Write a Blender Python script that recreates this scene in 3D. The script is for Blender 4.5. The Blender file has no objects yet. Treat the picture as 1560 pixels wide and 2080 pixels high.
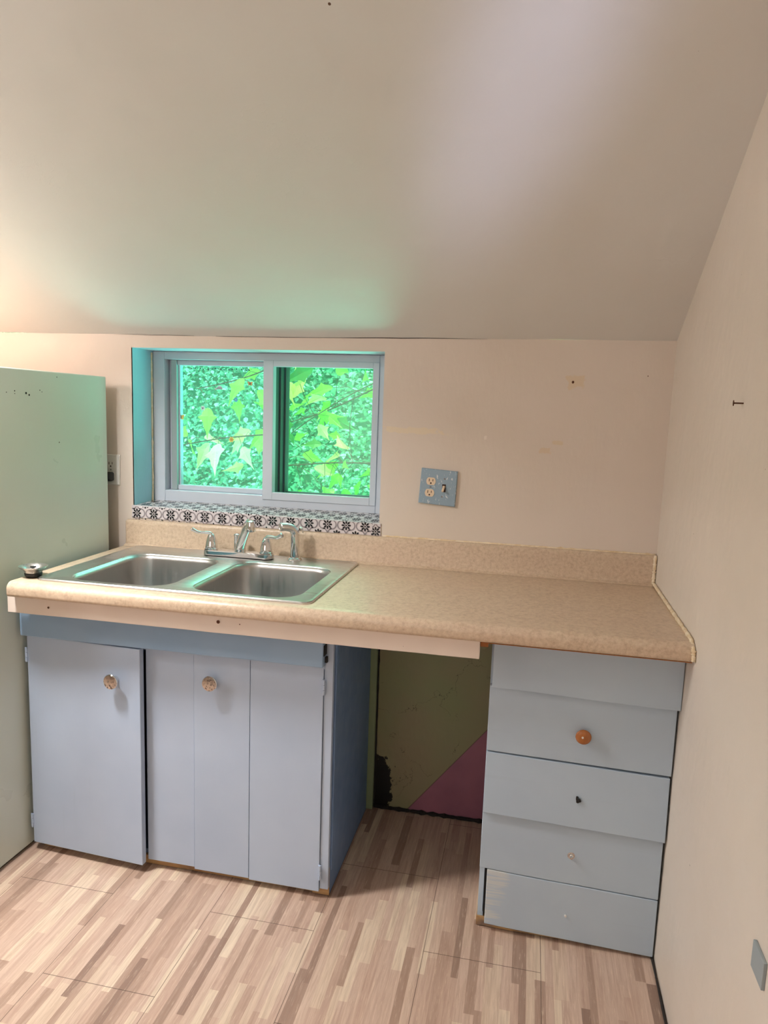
import bpy, bmesh, math, random
from mathutils import Vector, Matrix, noise
random.seed(7)
SC = bpy.context.scene
COL = SC.collection
PI = math.pi

# ------------------------------------------------------------------ camera
cam_d = bpy.data.cameras.new('camera'); cam = bpy.data.objects.new('camera', cam_d); COL.objects.link(cam)
R = [[0.97838385, -0.19766242, -0.06078322], [0.20402102, 0.97061208, 0.12762291], [0.03377067, -0.13726525, 0.98995848]]
cam.matrix_world = Matrix(((R[0][0], R[0][2], -R[0][1], -0.4104), (R[1][0], R[1][2], -R[1][1], -2.3561),
                           (R[2][0], R[2][2], -R[2][1], 1.4126), (0, 0, 0, 1)))
cam_d.sensor_fit = 'VERTICAL'; cam_d.sensor_height = 24.0; cam_d.lens = 1442.37 / 2080 * 24.0
cam_d.clip_start = 0.05; cam_d.clip_end = 200
SC.camera = cam

# ------------------------------------------------------------------ view, world, lights
SC.view_settings.view_transform = 'Standard'; SC.view_settings.look = 'None'
SC.view_settings.gamma = 1; SC.view_settings.use_curve_mapping = False
SC.view_settings.exposure = 0.0
SC.cycles.max_bounces = 10; SC.cycles.diffuse_bounces = 6; SC.cycles.glossy_bounces = 5
SC.cycles.transmission_bounces = 8; SC.cycles.transparent_max_bounces = 16
SC.cycles.sample_clamp_indirect = 6.0
world = bpy.data.worlds.new('world'); SC.world = world; world.use_nodes = True
wn = world.node_tree.nodes; wl = world.node_tree.links
bg = wn['Background']; bg.inputs['Color'].default_value = (0.75, 0.9, 1.0, 1); bg.inputs['Strength'].default_value = 1.6

def light(name, kind, loc, target, energy, color, size=1.0, size_y=None, spread=None):
    d = bpy.data.lights.new(name, kind); o = bpy.data.objects.new(name, d); COL.objects.link(o)
    o.location = loc
    o.rotation_euler = (Vector(target) - Vector(loc)).to_track_quat('-Z', 'Y').to_euler()
    d.energy = energy; d.color = color
    if kind == 'AREA':
        d.shape = 'RECTANGLE'; d.size = size; d.size_y = size_y or size
        if spread: d.spread = spread
    elif kind == 'SUN': d.angle = size
    else: d.shadow_soft_size = size
    return o
# sun high above the garden
light('sun', 'SUN', (0, 5, 10), (-0.6, 7.2, 0), 6.5, (1.0, 0.93, 0.78), math.radians(1.5))
# added tinted fill above the window, in place of sky through trees
light('window_fill_above', 'AREA', (-1.5, 2.4, 3.4), (-1.36, 0.15, 1.35), 90, (0.66, 1.0, 0.97), 2.6, 2.0)
# added fill below the window, standing in for bounce off the hillside
light('window_fill_below', 'AREA', (-1.5, 1.5, 0.1), (-1.40, 0.0, 1.50), 18, (0.40, 1.0, 0.80), 2.4, 1.2)
light('ceiling_glow_fill', 'AREA', (-1.18, 0.80, 0.60), (-1.58, -0.10, 1.72), 27, (0.34, 0.97, 0.98), 0.6, 0.5)  # second added fill, close under the window, for the teal ceiling glow
# room lamp up on the left, out of frame
light('room_lamp', 'POINT', (-2.75, -1.5, 2.05), (0, 0, 0), 31, (1.0, 0.945, 0.90), 0.09)
# daylight of the room's other windows, behind the camera and to the left
light('rear_window_light', 'AREA', (-1.5, -3.85, 1.45), (-1.2, 0, 1.1), 10, (1.0, 0.95, 0.93), 1.5, 1.2)
light('side_window_light', 'AREA', (-3.85, -1.9, 1.45), (0, -1.6, 1.2), 12, (0.93, 0.96, 1.0), 0.9, 1.1)
light('warm_lamp', 'POINT', (-2.5, -0.40, 1.64), (0, 0, 0), 5.6, (1.0, 0.54, 0.36), 0.06)
light('ceiling_fixture', 'AREA', (-1.92, -1.02, 1.98), (-1.80, -1.02, 0), 23, (1.0, 0.965, 0.935), 0.20, 0.16, math.radians(135))
sp = light('ceiling_streak_spot', 'SPOT', (-0.75, -3.7, 1.2), (-0.47, -0.80, 2.09), 165, (0.60, 0.67, 1.0), 0.10)  # spot added only to throw a cool streak on the ceiling
sp.data.spot_size = math.radians(19); sp.data.spot_blend = 1.0; sp.scale = (0.38, 1, 1); sp.rotation_euler.rotate_axis('Z', math.radians(-38))

# ------------------------------------------------------------------ node helpers
class NT:
    def __init__(s, name, rough=0.5, metal=0.0, color=(0.8, 0.8, 0.8), spec=0.5, coat=0.0):
        s.m = bpy.data.materials.new(name); s.m.use_nodes = True
        s.n = s.m.node_tree.nodes; s.l = s.m.node_tree.links
        s.b = s.n['Principled BSDF']
        s.b.inputs['Base Color'].default_value = (*color, 1); s.b.inputs['Roughness'].default_value = rough
        s.b.inputs['Metallic'].default_value = metal; s.b.inputs['Specular IOR Level'].default_value = spec
        s.b.inputs['Coat Weight'].default_value = coat
        s._c = None
    def set(s, sock, v):
        if isinstance(v, bpy.types.NodeSocket): s.l.new(v, sock)
        elif isinstance(v, (tuple, list)) and len(v) == 3 and sock.type == 'RGBA': sock.default_value = (*v, 1)
        else: sock.default_value = v
    def coord(s):
        if s._c is None:
            s._c = s.n.new('ShaderNodeNewGeometry').outputs['Position']
        return s._c
    def xyz(s):
        n = s.n.new('ShaderNodeSeparateXYZ'); s.l.new(s.coord(), n.inputs[0]); return n.outputs
    def mp(s, scale=(1, 1, 1), rot=(0, 0, 0), loc=(0, 0, 0)):
        n = s.n.new('ShaderNodeMapping'); s.l.new(s.coord(), n.inputs['Vector'])
        n.inputs['Scale'].default_value = scale; n.inputs['Rotation'].default_value = rot; n.inputs['Location'].default_value = loc
        return n.outputs[0]
    def noise(s, scale=5, detail=3, rough=0.5, vec=None, dist=0.0, out='Fac'):
        n = s.n.new('ShaderNodeTexNoise'); s.l.new(vec if vec is not None else s.coord(), n.inputs['Vector'])
        n.inputs['Scale'].default_value = scale; n.inputs['Detail'].default_value = detail
        n.inputs['Roughness'].default_value = rough; n.inputs['Distortion'].default_value = dist
        return n.outputs[out]
    def voro(s, scale=5, vec=None, out='Distance', feature='F1', rnd=1.0, dim=None, w=None):
        n = s.n.new('ShaderNodeTexVoronoi')
        if dim: n.voronoi_dimensions = dim
        n.feature = feature
        if dim == '1D': s.set(n.inputs['W'], w)
        else: s.l.new(vec if vec is not None else s.coord(), n.inputs['Vector'])
        n.inputs['Scale'].default_value = scale; n.inputs['Randomness'].default_value = rnd
        return n.outputs[out]
    def math(s, op, a, b=0.0, c=0.0, clamp=False):
        n = s.n.new('ShaderNodeMath'); n.operation = op; n.use_clamp = clamp
        s.set(n.inputs[0], a); s.set(n.inputs[1], b)
        if len(n.inputs) > 2: s.set(n.inputs[2], c)
        return n.outputs[0]
    def rng(s, v, a, b, c=0.0, d=1.0):
        n = s.n.new('ShaderNodeMapRange'); s.set(n.inputs[0], v)
        for i, x in enumerate((a, b, c, d)): n.inputs[i + 1].default_value = x
        return n.outputs[0]
    def ramp(s, v, stops, interp='LINEAR'):
        n = s.n.new('ShaderNodeValToRGB'); s.set(n.inputs[0], v); cr = n.color_ramp; cr.interpolation = interp
        while len(cr.elements) < len(stops): cr.elements.new(0.5)
        for e, (p, c) in zip(cr.elements, stops): e.position = p; e.color = (*c, 1)
        return n.outputs[0]
    def mix(s, f, a, b, mode='MIX'):
        n = s.n.new('ShaderNodeMix'); n.data_type = 'RGBA'; n.blend_type = mode
        s.set(n.inputs[0], f); s.set(n.inputs[6], a); s.set(n.inputs[7], b); return n.outputs[2]
    def base(s, v): s.set(s.b.inputs['Base Color'], v)
    def rough(s, v): s.set(s.b.inputs['Roughness'], v)
    def bump(s, h, strength=0.3, dist=0.002, prev=None):
        n = s.n.new('ShaderNodeBump'); n.inputs['Strength'].default_value = strength; n.inputs['Distance'].default_value = dist
        s.l.new(h, n.inputs['Height'])
        if prev is not None: s.l.new(prev, n.inputs['Normal'])
        s.l.new(n.outputs[0], s.b.inputs['Normal']); return n.outputs[0]

def lin(r, g, b):
    f = lambda c: (c / 255 / 12.92) if c <= 10 else ((c / 255 + 0.055) / 1.055) ** 2.4
    return (f(r), f(g), f(b))

# ------------------------------------------------------------------ materials
def plaster(name, col, col2, rough=0.45, specks=True, bumps=0.35):
    t = NT(name, rough)
    c = t.mix(t.rng(t.noise(1.3, 3, 0.55), 0.35, 0.7), col, col2)
    if specks:
        v = t.voro(7.5, t.mp((1.0, 1.0, 1.0)), rnd=1.0)
        sz = t.rng(t.noise(3.1, 2), 0.40, 0.70, 0.0, 0.030)
        c = t.mix(t.math('LESS_THAN', v, sz), c, lin(95, 70, 55))
    t.base(c)
    h1 = t.noise(2.2, 4, 0.6); b1 = t.bump(h1, 0.42, 0.025)
    h3 = t.noise(13, 4, 0.6, vec=t.mp((1, 1, 0.35), rot=(0.12, 0.1, 0))); b1 = t.bump(h3, bumps * .9, 0.006, b1)
    h2 = t.noise(55, 4, 0.65, vec=t.mp((1, 1, 0.45))); b2 = t.bump(h2, bumps, 0.0016, b1)
    nn = t.noise(2.6, 6, 0.62); ln = t.rng(t.math('ABSOLUTE', t.math('SUBTRACT', nn, 0.5)), 0.0, 0.0045, 1, 0)
    m = t.math('MULTIPLY', ln, t.rng(t.noise(1.9, 2, vec=t.mp(loc=(4, 2, 7))), 0.52, 0.6)); t.bump(m, 0.18, 0.0012, b2)
    t.rough(t.rng(t.noise(6, 3), 0.3, 0.7, rough - 0.07, rough + 0.1))
    return t

WARM = lin(228, 211, 196); WARM2 = lin(224, 205, 184)
def wall_back_mat():
    t = plaster('wall_paint', lin(218, 206, 195), lin(211, 199, 185), 0.5)
    up = t.b.inputs['Base Color'].links[0].from_socket
    x, y, z = t.xyz()
    # patches of filler and old glue on the wall
    for (px, pz, w, h, c) in ((-0.285, 1.532, .026, .02, lin(214, 190, 150)), (-0.367, 1.312, .017, .010, lin(212, 186, 148)),
                              (-0.33, 1.337, .018, .006, lin(212, 190, 150)), (-0.80, 1.36, .10, .010, lin(226, 208, 172)),
                              (-0.56, 1.345, .004, .006, lin(240, 230, 220))):
        dx = t.math('DIVIDE', t.math('ABSOLUTE', t.math('SUBTRACT', x, px)), w)
        dz = t.math('DIVIDE', t.math('ABSOLUTE', t.math('SUBTRACT', z, pz)), h)
        n = t.math('ADD', t.math('MAXIMUM', dx, dz), t.rng(t.noise(45, 3), 0, 1, -1.2, 1.2))
        up = t.mix(t.rng(n, 0.8, 1.05, 0.5, 0), up, c)
    # small rusty scars above the backsplash
    v = t.voro(26, t.mp((1.0, 1.0, .45), rot=(0, .5, 0))); m = t.math('LESS_THAN', v, t.rng(t.noise(7, 2), 0.5, 0.7, 0, 0.14))
    m = t.math('MULTIPLY', m, t.math('LESS_THAN', z, 1.11)); m = t.math('MULTIPLY', m, t.math('GREATER_THAN', x, -0.66))
    m = t.math('MULTIPLY', m, t.math('LESS_THAN', x, -0.42)); up = t.mix(m, up, lin(120, 70, 50))
    # old paint below the worktop: olive and pink
    low = t.mix(t.rng(t.noise(3.5, 4), 0.35, 0.65), lin(140, 146, 106), lin(150, 140, 110))
    wv = t.n.new('ShaderNodeVectorMath'); wv.operation = 'MULTIPLY_ADD'; t.l.new(t.noise(6, 5, .65, out='Color'), wv.inputs[0]); wv.inputs[1].default_value = (.22, .22, .22); t.l.new(t.mp((1, 1, .8)), wv.inputs[2])
    cr = t.voro(4.2, wv.outputs[0], feature='DISTANCE_TO_EDGE')
    nn = t.noise(5, 5, 0.7)
    crk = t.math('MULTIPLY', t.rng(t.math('ADD', cr, 0.0), 0.0, 0.005, .8, 0), t.rng(nn, 0.45, 0.5))
    low = t.mix(crk, low, lin(62, 56, 38))
    v = t.voro(8, t.mp((1, 1, .8), loc=(.3, 0, .1))); low = t.mix(t.math('LESS_THAN', v, t.rng(t.noise(4, 2), .5, .7, 0, .07)), low, lin(40, 34, 24))
    edge = t.math('SUBTRACT', t.math('MULTIPLY', t.math('ADD', x, 0.775), 1.25), z)
    pink = t.mix(t.rng(t.noise(6, 3), 0.3, 0.7), lin(166, 108, 126), lin(146, 96, 116))
    low = t.mix(t.math('GREATER_THAN', edge, 0.0), low, pink)
    low = t.mix(t.rng(t.math('ABSOLUTE', edge), 0.0, 0.004, 0.7, 0), low, lin(70, 50, 44))
    # crumbled plaster at the foot of the wall
    hx = t.math('DIVIDE', t.math('SUBTRACT', x, -0.88), 0.055)
    hz = t.math('DIVIDE', t.math('SUBTRACT', z, 0.09), 0.11)
    rr = t.math('SQRT', t.math('ADD', t.math('MULTIPLY', hx, hx), t.math('MULTIPLY', hz, hz)))
    hole = t.rng(t.math('ADD', rr, t.rng(t.noise(28, 4, .7), 0, 1, -.9, .9)), 0.95, 1.0, 1, 0)
    low = t.mix(hole, low, lin(18, 14, 12))
    t.base(t.mix(t.math('GREATER_THAN', z, 0.875), low, up))
    return t.m
M = {}
M['wall_back'] = wall_back_mat()
M['wall'] = plaster('side_wall_paint', lin(216, 207, 196), lin(208, 198, 184), 0.45).m
cp_ = plaster('ceiling_paint', lin(216, 215, 212), lin(211, 208, 203), 0.50, True, 0.15); cp_.b.inputs['Specular IOR Level'].default_value = .25; M['ceiling'] = cp_.m

def floor_mat():
    t = NT('vinyl_plank', 0.38)
    x, y, z = t.xyz()
    tile = t.math('FLOOR', t.math('DIVIDE', x, 0.305))
    w = t.math('DIVIDE', x, 0.0212)
    wob = t.math('MULTIPLY', t.math('SINE', t.math('MULTIPLY', x, 71.0)), 0.16)
    w = t.math('ADD', w, wob); i = t.math('FLOOR', w)
    wn_ = t.n.new('ShaderNodeTexWhiteNoise'); wn_.noise_dimensions = '1D'; t.l.new(i, wn_.inputs['W'])
    yy = t.math('ADD', t.math('MULTIPLY', y, 3.5), t.math('MULTIPLY', wn_.outputs['Value'], 91.7))
    c = t.voro(1.0, out='Color', dim='1D', w=yy)
    sp = t.n.new('ShaderNodeSeparateColor'); t.l.new(c, sp.inputs[0])
    v = sp.outputs[0]
    col = t.ramp(v, [(0.0, lin(140, 116, 102)), (0.15, lin(170, 144, 127)), (0.32, lin(192, 165, 147)), (0.58, lin(201, 176, 158)), (0.78, lin(208, 186, 164)), (0.97, lin(220, 202, 178))])
    g = t.noise(1.0, 6, 0.65, vec=t.mp((130, 7, 1)), dist=0.6)
    col = t.mix(t.rng(g, 0.38, 0.66, 0.0, 0.40), col, lin(138, 106, 88), 'MIX')
    g2 = t.noise(1.0, 4, 0.7, vec=t.mp((260, 16, 1)))
    col = t.mix(t.rng(g2, 0.56, 0.7, 0.0, 0.5), col, lin(226, 204, 180))
    # joints between the planks
    fx = t.math('ABSOLUTE', t.math('SUBTRACT', t.math('FRACT', t.math('ADD', t.math('DIVIDE', x, 0.305), 0.5)), 0.5))
    jx = t.math('LESS_THAN', fx, 0.0028)
    wt = t.n.new('ShaderNodeTexWhiteNoise'); wt.noise_dimensions = '1D'; t.l.new(tile, wt.inputs['W'])
    off = t.math('MULTIPLY', t.math('MODULO', t.math('ABSOLUTE', tile), 2.0), 0.305)
    fy = t.math('ABSOLUTE', t.math('SUBTRACT', t.math('FRACT', t.math('DIVIDE', t.math('ADD', t.math('ADD', y, 0.955), off), 0.61)), 0.5))
    jy = t.math('LESS_THAN', fy, 0.0016)
    j = t.math('MAXIMUM', jx, jy)
    t.base(t.mix(t.math('MULTIPLY', j, 0.75), col, lin(70, 50, 40)))
    t.rough(t.rng(g, 0.3, 0.7, 0.34, 0.5))
    b = t.bump(g, 0.15, 0.0006); t.bump(j, 0.5, -0.001, b)
    return t.m
M['floor'] = floor_mat()

def painted_wood(name, c1, c2, axis='z', chip=True, rough=0.42):
    t = NT(name, rough)
    sc = {'z': (70, 70, 3), 'x': (3, 70, 70)}[axis]
    g = t.noise(1.0, 5, 0.6, vec=t.mp(sc))
    c = t.mix(t.rng(t.noise(3.0, 3, .6), .3, .7), c1, c2)
    c = t.mix(t.rng(g, 0.62, 0.8, 0, 0.25), c, tuple(x * .8 for x in c1))
    if chip:
        v = t.voro(17, t.mp((1, 1, .7), loc=(.13, .2, .3)))
        m = t.math('LESS_THAN', v, t.rng(t.noise(4.3, 2), .5, .8, 0, .035)); c = t.mix(m, c, lin(60, 60, 66))
        v = t.voro(12, t.mp((1, 1, .5), loc=(.53, .7, .1), rot=(0, .4, 0)))
        m = t.math('LESS_THAN', v, t.rng(t.noise(3.7, 2, vec=t.mp(loc=(5, 5, 5))), .55, .8, 0, .03)); c = t.mix(m, c, lin(215, 222, 232))
    t.base(c)
    b = t.bump(g, 0.22, 0.0009); t.bump(t.noise(8, 3), 0.25, 0.004, b)
    t.rough(t.rng(t.noise(20, 3), .3, .7, rough - .06, rough + .08))
    return t
BL1, BL2 = lin(178, 194, 216), lin(168, 185, 209)
M['blue'] = painted_wood('blue_paint', BL1, BL2).m
M['blue_h'] = painted_wood('blue_paint_boards', lin(180, 197, 212), lin(172, 189, 206), 'x').m
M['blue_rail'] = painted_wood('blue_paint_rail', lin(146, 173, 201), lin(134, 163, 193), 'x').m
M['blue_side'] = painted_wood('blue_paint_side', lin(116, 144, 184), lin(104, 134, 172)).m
M['trimwhite'] = painted_wood('white_trim_paint', lin(238, 226, 216), lin(230, 216, 204), 'x').m
def worn_blue():
    t = painted_wood('worn_blue_paint', lin(180, 197, 212), lin(172, 189, 206), 'x')
    up = t.b.inputs['Base Color'].links[0].from_socket
    x, y, z = t.xyz()
    g = t.noise(1.0, 4, .6, vec=t.mp((6, 50, 150)))
    k = t.rng(t.math('ADD', x, t.rng(t.noise(14, 3), 0, 1, -.06, .06)), -.462, -.375, 1, 0)
    f = t.rng(t.math('MULTIPLY', k, t.rng(g, .35, .6)), .25, .6, 0, .7)
    t.base(t.mix(f, up, lin(205, 208, 206))); return t.m
M['worn_blue'] = worn_blue()
def rawwood():
    t = NT('raw_wood', .7); g = t.noise(1, 5, .6, vec=t.mp((4, 60, 60)))
    c = t.mix(t.rng(g, .3, .7), lin(205, 172, 124), lin(158, 116, 72))
    c = t.mix(t.rng(t.noise(12, 3), .55, .7), c, lin(120, 100, 86)); t.base(c); t.bump(g, .3, .001); return t.m
M['rawwood'] = rawwood()
def laminate():
    t = NT('laminate', .34)
    a = t.noise(95, 5, .7); b = t.noise(48, 4, .7, dist=.8); d = t.noise(5, 3)
    c = t.ramp(a, [(0.28, lin(168, 146, 124)), (0.5, lin(197, 175, 151)), (0.72, lin(214, 196, 172))])
    c = t.mix(t.rng(b, .42, .66, 0, .40), c, lin(208, 190, 164)); c = t.mix(t.rng(b, .44, .26, 0, .22), c, lin(170, 146, 126))
    c = t.mix(t.rng(d, .4, .7, 0, .2), c, lin(200, 170, 150))
    t.base(c); t.bump(a, .05, .0005); return t.m
M['laminate'] = laminate()
def steel(name, rough, col=(.62, .61, .60), brushed=(2, 160, 160), amt=.1):
    t = NT(name, rough, 1.0, col)
    g = t.noise(1.0, 5, .7, vec=t.mp(brushed)); t.rough(t.rng(g, .3, .7, rough - amt * .5, rough + amt)); t.bump(g, .05, .0004)
    c = t.mix(t.rng(t.noise(20, 4, .7), .6, .75, 0, .35), col, tuple(x * 1.25 for x in col)); t.base(c)
    return t.m
M['steel'] = steel('stainless_steel', .29)
M['bowl'] = steel('brushed_bowl_steel', .33, (.50, .48, .46), (120, 120, 3))
M['chrome'] = NT('chrome', .07, 1.0, (.78, .79, .80)).m
def worn_chrome():
    t = NT('worn_chrome', .18, 1.0, (.75, .68, .62)); n = t.noise(160, 4, .7)
    t.base(t.mix(t.rng(n, .50, .64), (.56, .52, .49), (.12, .09, .08))); t.rough(t.rng(n, .5, .66, .12, .5)); return t.m
M['worn_chrome'] = worn_chrome()
M['black'] = NT('black_rubber', .5, 0, (.012, .012, .013)).m
M['gap'] = NT('dark_gap_shade_and_cracks', .9, 0, (.02, .016, .014)).m  # near-black: painted shade in gaps, also cracks, holes and the broken stub
def fridge_m():
    t = NT('appliance_enamel', .30, 0, (.75, .8, .75))
    x, y, z = t.xyz()
    c = t.mix(t.rng(t.noise(1.6, 3), .3, .7), lin(216, 224, 214), lin(208, 216, 204))
    v = t.voro(9, t.mp((1, 1, 1), loc=(.3, .1, .2))); m = t.math('LESS_THAN', v, t.rng(t.noise(2.6, 2), .5, .75, 0, .04)); c = t.mix(m, c, lin(95, 75, 55))
    v = t.voro(16, t.mp((1, 1, 1), loc=(.9, .4, .2))); m = t.math('LESS_THAN', v, t.rng(t.noise(5, 2), .5, .7, 0, .10))
    m = t.math('MULTIPLY', m, t.math('LESS_THAN', z, .65)); c = t.mix(m, c, lin(120, 92, 66))
    t.base(c); t.bump(t.noise(2.5, 2), .25, .012); t.rough(t.rng(t.noise(7, 3), .3, .7, .26, .42)); return t.m
M['fridge'] = fridge_m()
M['teal'] = plaster('teal_reveal_paint', lin(156, 206, 220), lin(148, 198, 214), .4, False).m
M['winpaint'] = painted_wood('pale_blue_window_paint', lin(204, 211, 222), lin(197, 205, 217), 'x', False, .38).m
M['sash'] = NT('grey_sash_metal', .35, .3, lin(170, 182, 184)).m
M['darktrack'] = NT('dark_window_track', .45, .2, lin(74, 92, 92)).m
def caulk():
    t = NT('caulk', .5, 0, lin(226, 204, 168)); c = t.mix(t.rng(t.noise(60, 4), .4, .65), lin(232, 216, 190), lin(216, 192, 152)); t.base(c); t.bump(t.noise(120, 3), .4, .002); return t.m
M['caulk'] = caulk()
M['sill_white'] = NT('sill_tile_white', .13, 0, lin(214, 206, 208)).m
M['sill_grey'] = NT('sill_tile_grey', .16, 0, lin(146, 138, 142)).m
M['sill_black'] = NT('sill_tile_black', .16, 0, (.008, .008, .012)).m
def plate_blue():
    t = NT('plate_blue', .4); n = t.noise(120, 4, .65, vec=t.mp((1, 1, .5))); c = t.mix(t.rng(n, .60, .66), lin(138, 160, 176), lin(206, 212, 212))
    t.base(c); t.bump(n, .2, .0006); return t.m
M['plate'] = plate_blue()
M['ivory'] = NT('ivory_plastic', .35, 0, lin(222, 200, 172)).m
M['whiteplastic'] = NT('white_plastic', .3, 0, lin(216, 214, 208)).m
M['slot'] = NT('slot_dark', .7, 0, lin(50, 26, 16)).m
M['screw'] = NT('screw_metal', .35, 1, (.25, .24, .23)).m
def orangewood():
    t = NT('varnished_wood', .25); g = t.noise(1, 4, .6, vec=t.mp((220, 220, 40))); t.base(t.mix(g, lin(178, 112, 60), lin(148, 86, 42))); return t.m
M['knobwood'] = orangewood()
M['rust'] = NT('rusty_metal', .6, .7, lin(96, 62, 46)).m
M['bracket'] = NT('grey_bracket_paint', .45, .1, lin(150, 160, 164)).m
# glass
def glass_mat(name, tint, refl=.08):
    m = bpy.data.materials.new(name); m.use_nodes = True; n = m.node_tree.nodes; l = m.node_tree.links
    n.remove(n['Principled BSDF']); o = n['Material Output']
    tr = n.new('ShaderNodeBsdfTransparent'); tr.inputs[0].default_value = (*tint, 1)
    gl = n.new('ShaderNodeBsdfGlossy'); gl.inputs['Roughness'].default_value = .04
    df = n.new('ShaderNodeBsdfDiffuse'); df.inputs[0].default_value = (.8, .85, .85, 1)
    lw = n.new('ShaderNodeLayerWeight'); pw = n.new('ShaderNodeMath'); pw.operation = 'POWER'; pw.inputs[1].default_value = 5; l.new(lw.outputs['Facing'], pw.inputs[0]); fr = n.new('ShaderNodeMath'); fr.operation = 'MULTIPLY_ADD'; l.new(pw.outputs[0], fr.inputs[0]); fr.inputs[1].default_value = .6; fr.inputs[2].default_value = .04
    geo = n.new('ShaderNodeNewGeometry'); nz = n.new('ShaderNodeTexNoise'); nz.inputs['Scale'].default_value = 130; nz.inputs['Detail'].default_value = 3
    l.new(geo.outputs['Position'], nz.inputs['Vector'])
    mr = n.new('ShaderNodeMapRange'); mr.inputs[1].default_value = .58; mr.inputs[2].default_value = .72; mr.inputs[3].default_value = .07; mr.inputs[4].default_value = .22
    l.new(nz.outputs['Fac'], mr.inputs[0])
    m1 = n.new('ShaderNodeMixShader'); l.new(fr.outputs[0], m1.inputs[0]); l.new(tr.outputs[0], m1.inputs[1]); l.new(gl.outputs[0], m1.inputs[2])
    m2 = n.new('ShaderNodeMixShader'); l.new(mr.outputs[0], m2.inputs[0]); l.new(m1.outputs[0], m2.inputs[1]); l.new(df.outputs[0], m2.inputs[2])
    l.new(m2.outputs[0], o.inputs[0]); return m
M['glass_l'] = glass_mat('window_glass_teal', (.72, 1.0, .93))
M['glass_r'] = glass_mat('window_glass_green', (.70, .96, .80))
def leaf_mat(name, a, b, scale=6.0, trans=.35, rough=.35):
    t = NT(name, rough); c = t.mix(t.rng(t.noise(scale, 2), .35, .65), a, b); t.base(c)
    n = t.n; l = t.l; o = n['Material Output']; tl = n.new('ShaderNodeBsdfTranslucent'); l.new(c, tl.inputs[0])
    ms = n.new('ShaderNodeMixShader'); ms.inputs[0].default_value = trans; l.new(t.b.outputs[0], ms.inputs[1]); l.new(tl.outputs[0], ms.inputs[2]); l.new(ms.outputs[0], o.inputs[0])
    return t.m
M['ivy'] = leaf_mat('groundcover_leaf', (.13, .52, .33), (.26, .72, .50), 5.0)
M['ivy2'] = leaf_mat('groundcover_leaf_pale', (.38, .82, .66), (.62, .96, .88), 5.0)
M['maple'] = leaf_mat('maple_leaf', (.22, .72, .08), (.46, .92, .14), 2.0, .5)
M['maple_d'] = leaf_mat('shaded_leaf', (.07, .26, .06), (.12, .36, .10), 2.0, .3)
M['maple_y'] = leaf_mat('yellow_leaf', (.80, .88, .20), (.9, .8, .45), 3.0, .5)
M['bark'] = NT('bark', .8, 0, (.10, .08, .05)).m
def soil():
    t = NT('hillside_soil', .9); t.base(t.mix(t.rng(t.noise(4, 4), .3, .7), (.06, .30, .17), (.12, .45, .26))); return t.m
M['soil'] = soil()

# ------------------------------------------------------------------ mesh helpers
def wloc(o):
    v = Vector((0, 0, 0))
    while o: v += o.location; o = o.parent
    return v
def obj(name, bm, mats, parent=None, smooth=False, bevel=0, label=None, loc=None, segs=2):
    """link a bmesh given in world coordinates as one object"""
    if bevel and segs:
        pass
    base = wloc(parent)
    o_loc = Vector(loc) if loc is not None else base
    bmesh.ops.translate(bm, verts=bm.verts, vec=-o_loc)
    me = bpy.data.meshes.new(name); bm.to_mesh(me); bm.free()
    if not isinstance(mats, (list, tuple)): mats = [mats]
    for m in mats: me.materials.append(m)
    if smooth:
        for p in me.polygons: p.use_smooth = True
    o = bpy.data.objects.new(name, me); COL.objects.link(o)
    if parent: o.parent = parent
    o.location = o_loc - base
    if bevel:
        md = o.modifiers.new('bevel', 'BEVEL'); md.width = bevel; md.segments = segs; md.limit_method = 'ANGLE'; md.angle_limit = math.radians(40)
        md.harden_normals = False
    if smooth == 'auto':
        try: me.set_sharp_from_angle(angle=math.radians(35))
        except Exception: pass
    if label: o['label'] = label
    return o
def thing(name, label, cat, loc, group=None):
    o = bpy.data.objects.new(name, None); COL.objects.link(o); o.location = loc; o.empty_display_size = .05
    o['label'] = label; o['category'] = cat
    if group: o['group'] = group
    return o
def tag(o, label, cat, group=None, kind=None):
    o['label'] = label; o['category'] = cat
    if group: o['group'] = group
    if kind: o['kind'] = kind
    return o
def struct(o, label=None):
    o['kind'] = 'structure'
    if label: o['label'] = label
    return o
def box(bm, x0, x1, y0, y1, z0, z1, mi=0):
    vs = [bm.verts.new(p) for p in ((x0, y0, z0), (x1, y0, z0), (x1, y1, z0), (x0, y1, z0), (x0, y0, z1), (x1, y0, z1), (x1, y1, z1), (x0, y1, z1))]
    for f in ((0, 3, 2, 1), (4, 5, 6, 7), (0, 1, 5, 4), (1, 2, 6, 5), (2, 3, 7, 6), (3, 0, 4, 7)):
        bm.faces.new([vs[i] for i in f]).material_index = mi
    return vs
def bx(*a):
    bm = bmesh.new(); box(bm, *a); return bm
def rough_edge(bm, amp=.0012, cuts=24, axis=0):
    """very slightly uneven hand-cut board"""
    es = [e for e in bm.edges if abs((e.verts[0].co - e.verts[1].co)[axis]) > .9 * (e.calc_length()) and e.calc_length() > .1]
    bmesh.ops.subdivide_edges(bm, edges=es, cuts=cuts, use_grid_fill=True)
    for v in bm.verts:
        n = noise.noise(v.co * 9.0); n2 = noise.noise(v.co * 9.0 + Vector((7, 3, 1)))
        v.co.z += amp * n; v.co.y += amp * .6 * n2
    return bm
def ring_bridge(bm, rings, close=True, cap0=False, cap1=False, mi=0):
    R_ = [[bm.verts.new(p) for p in r] for r in rings]
    n = len(R_[0])
    for a, b in zip(R_, R_[1:]):
        for i in range(n if close else n - 1):
            j = (i + 1) % n
            bm.faces.new((a[i], a[j], b[j], b[i])).material_index = mi
    if cap0: bm.faces.new(list(reversed(R_[0]))).material_index = mi
    if cap1: bm.faces.new(R_[-1]).material_index = mi
    return R_
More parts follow.
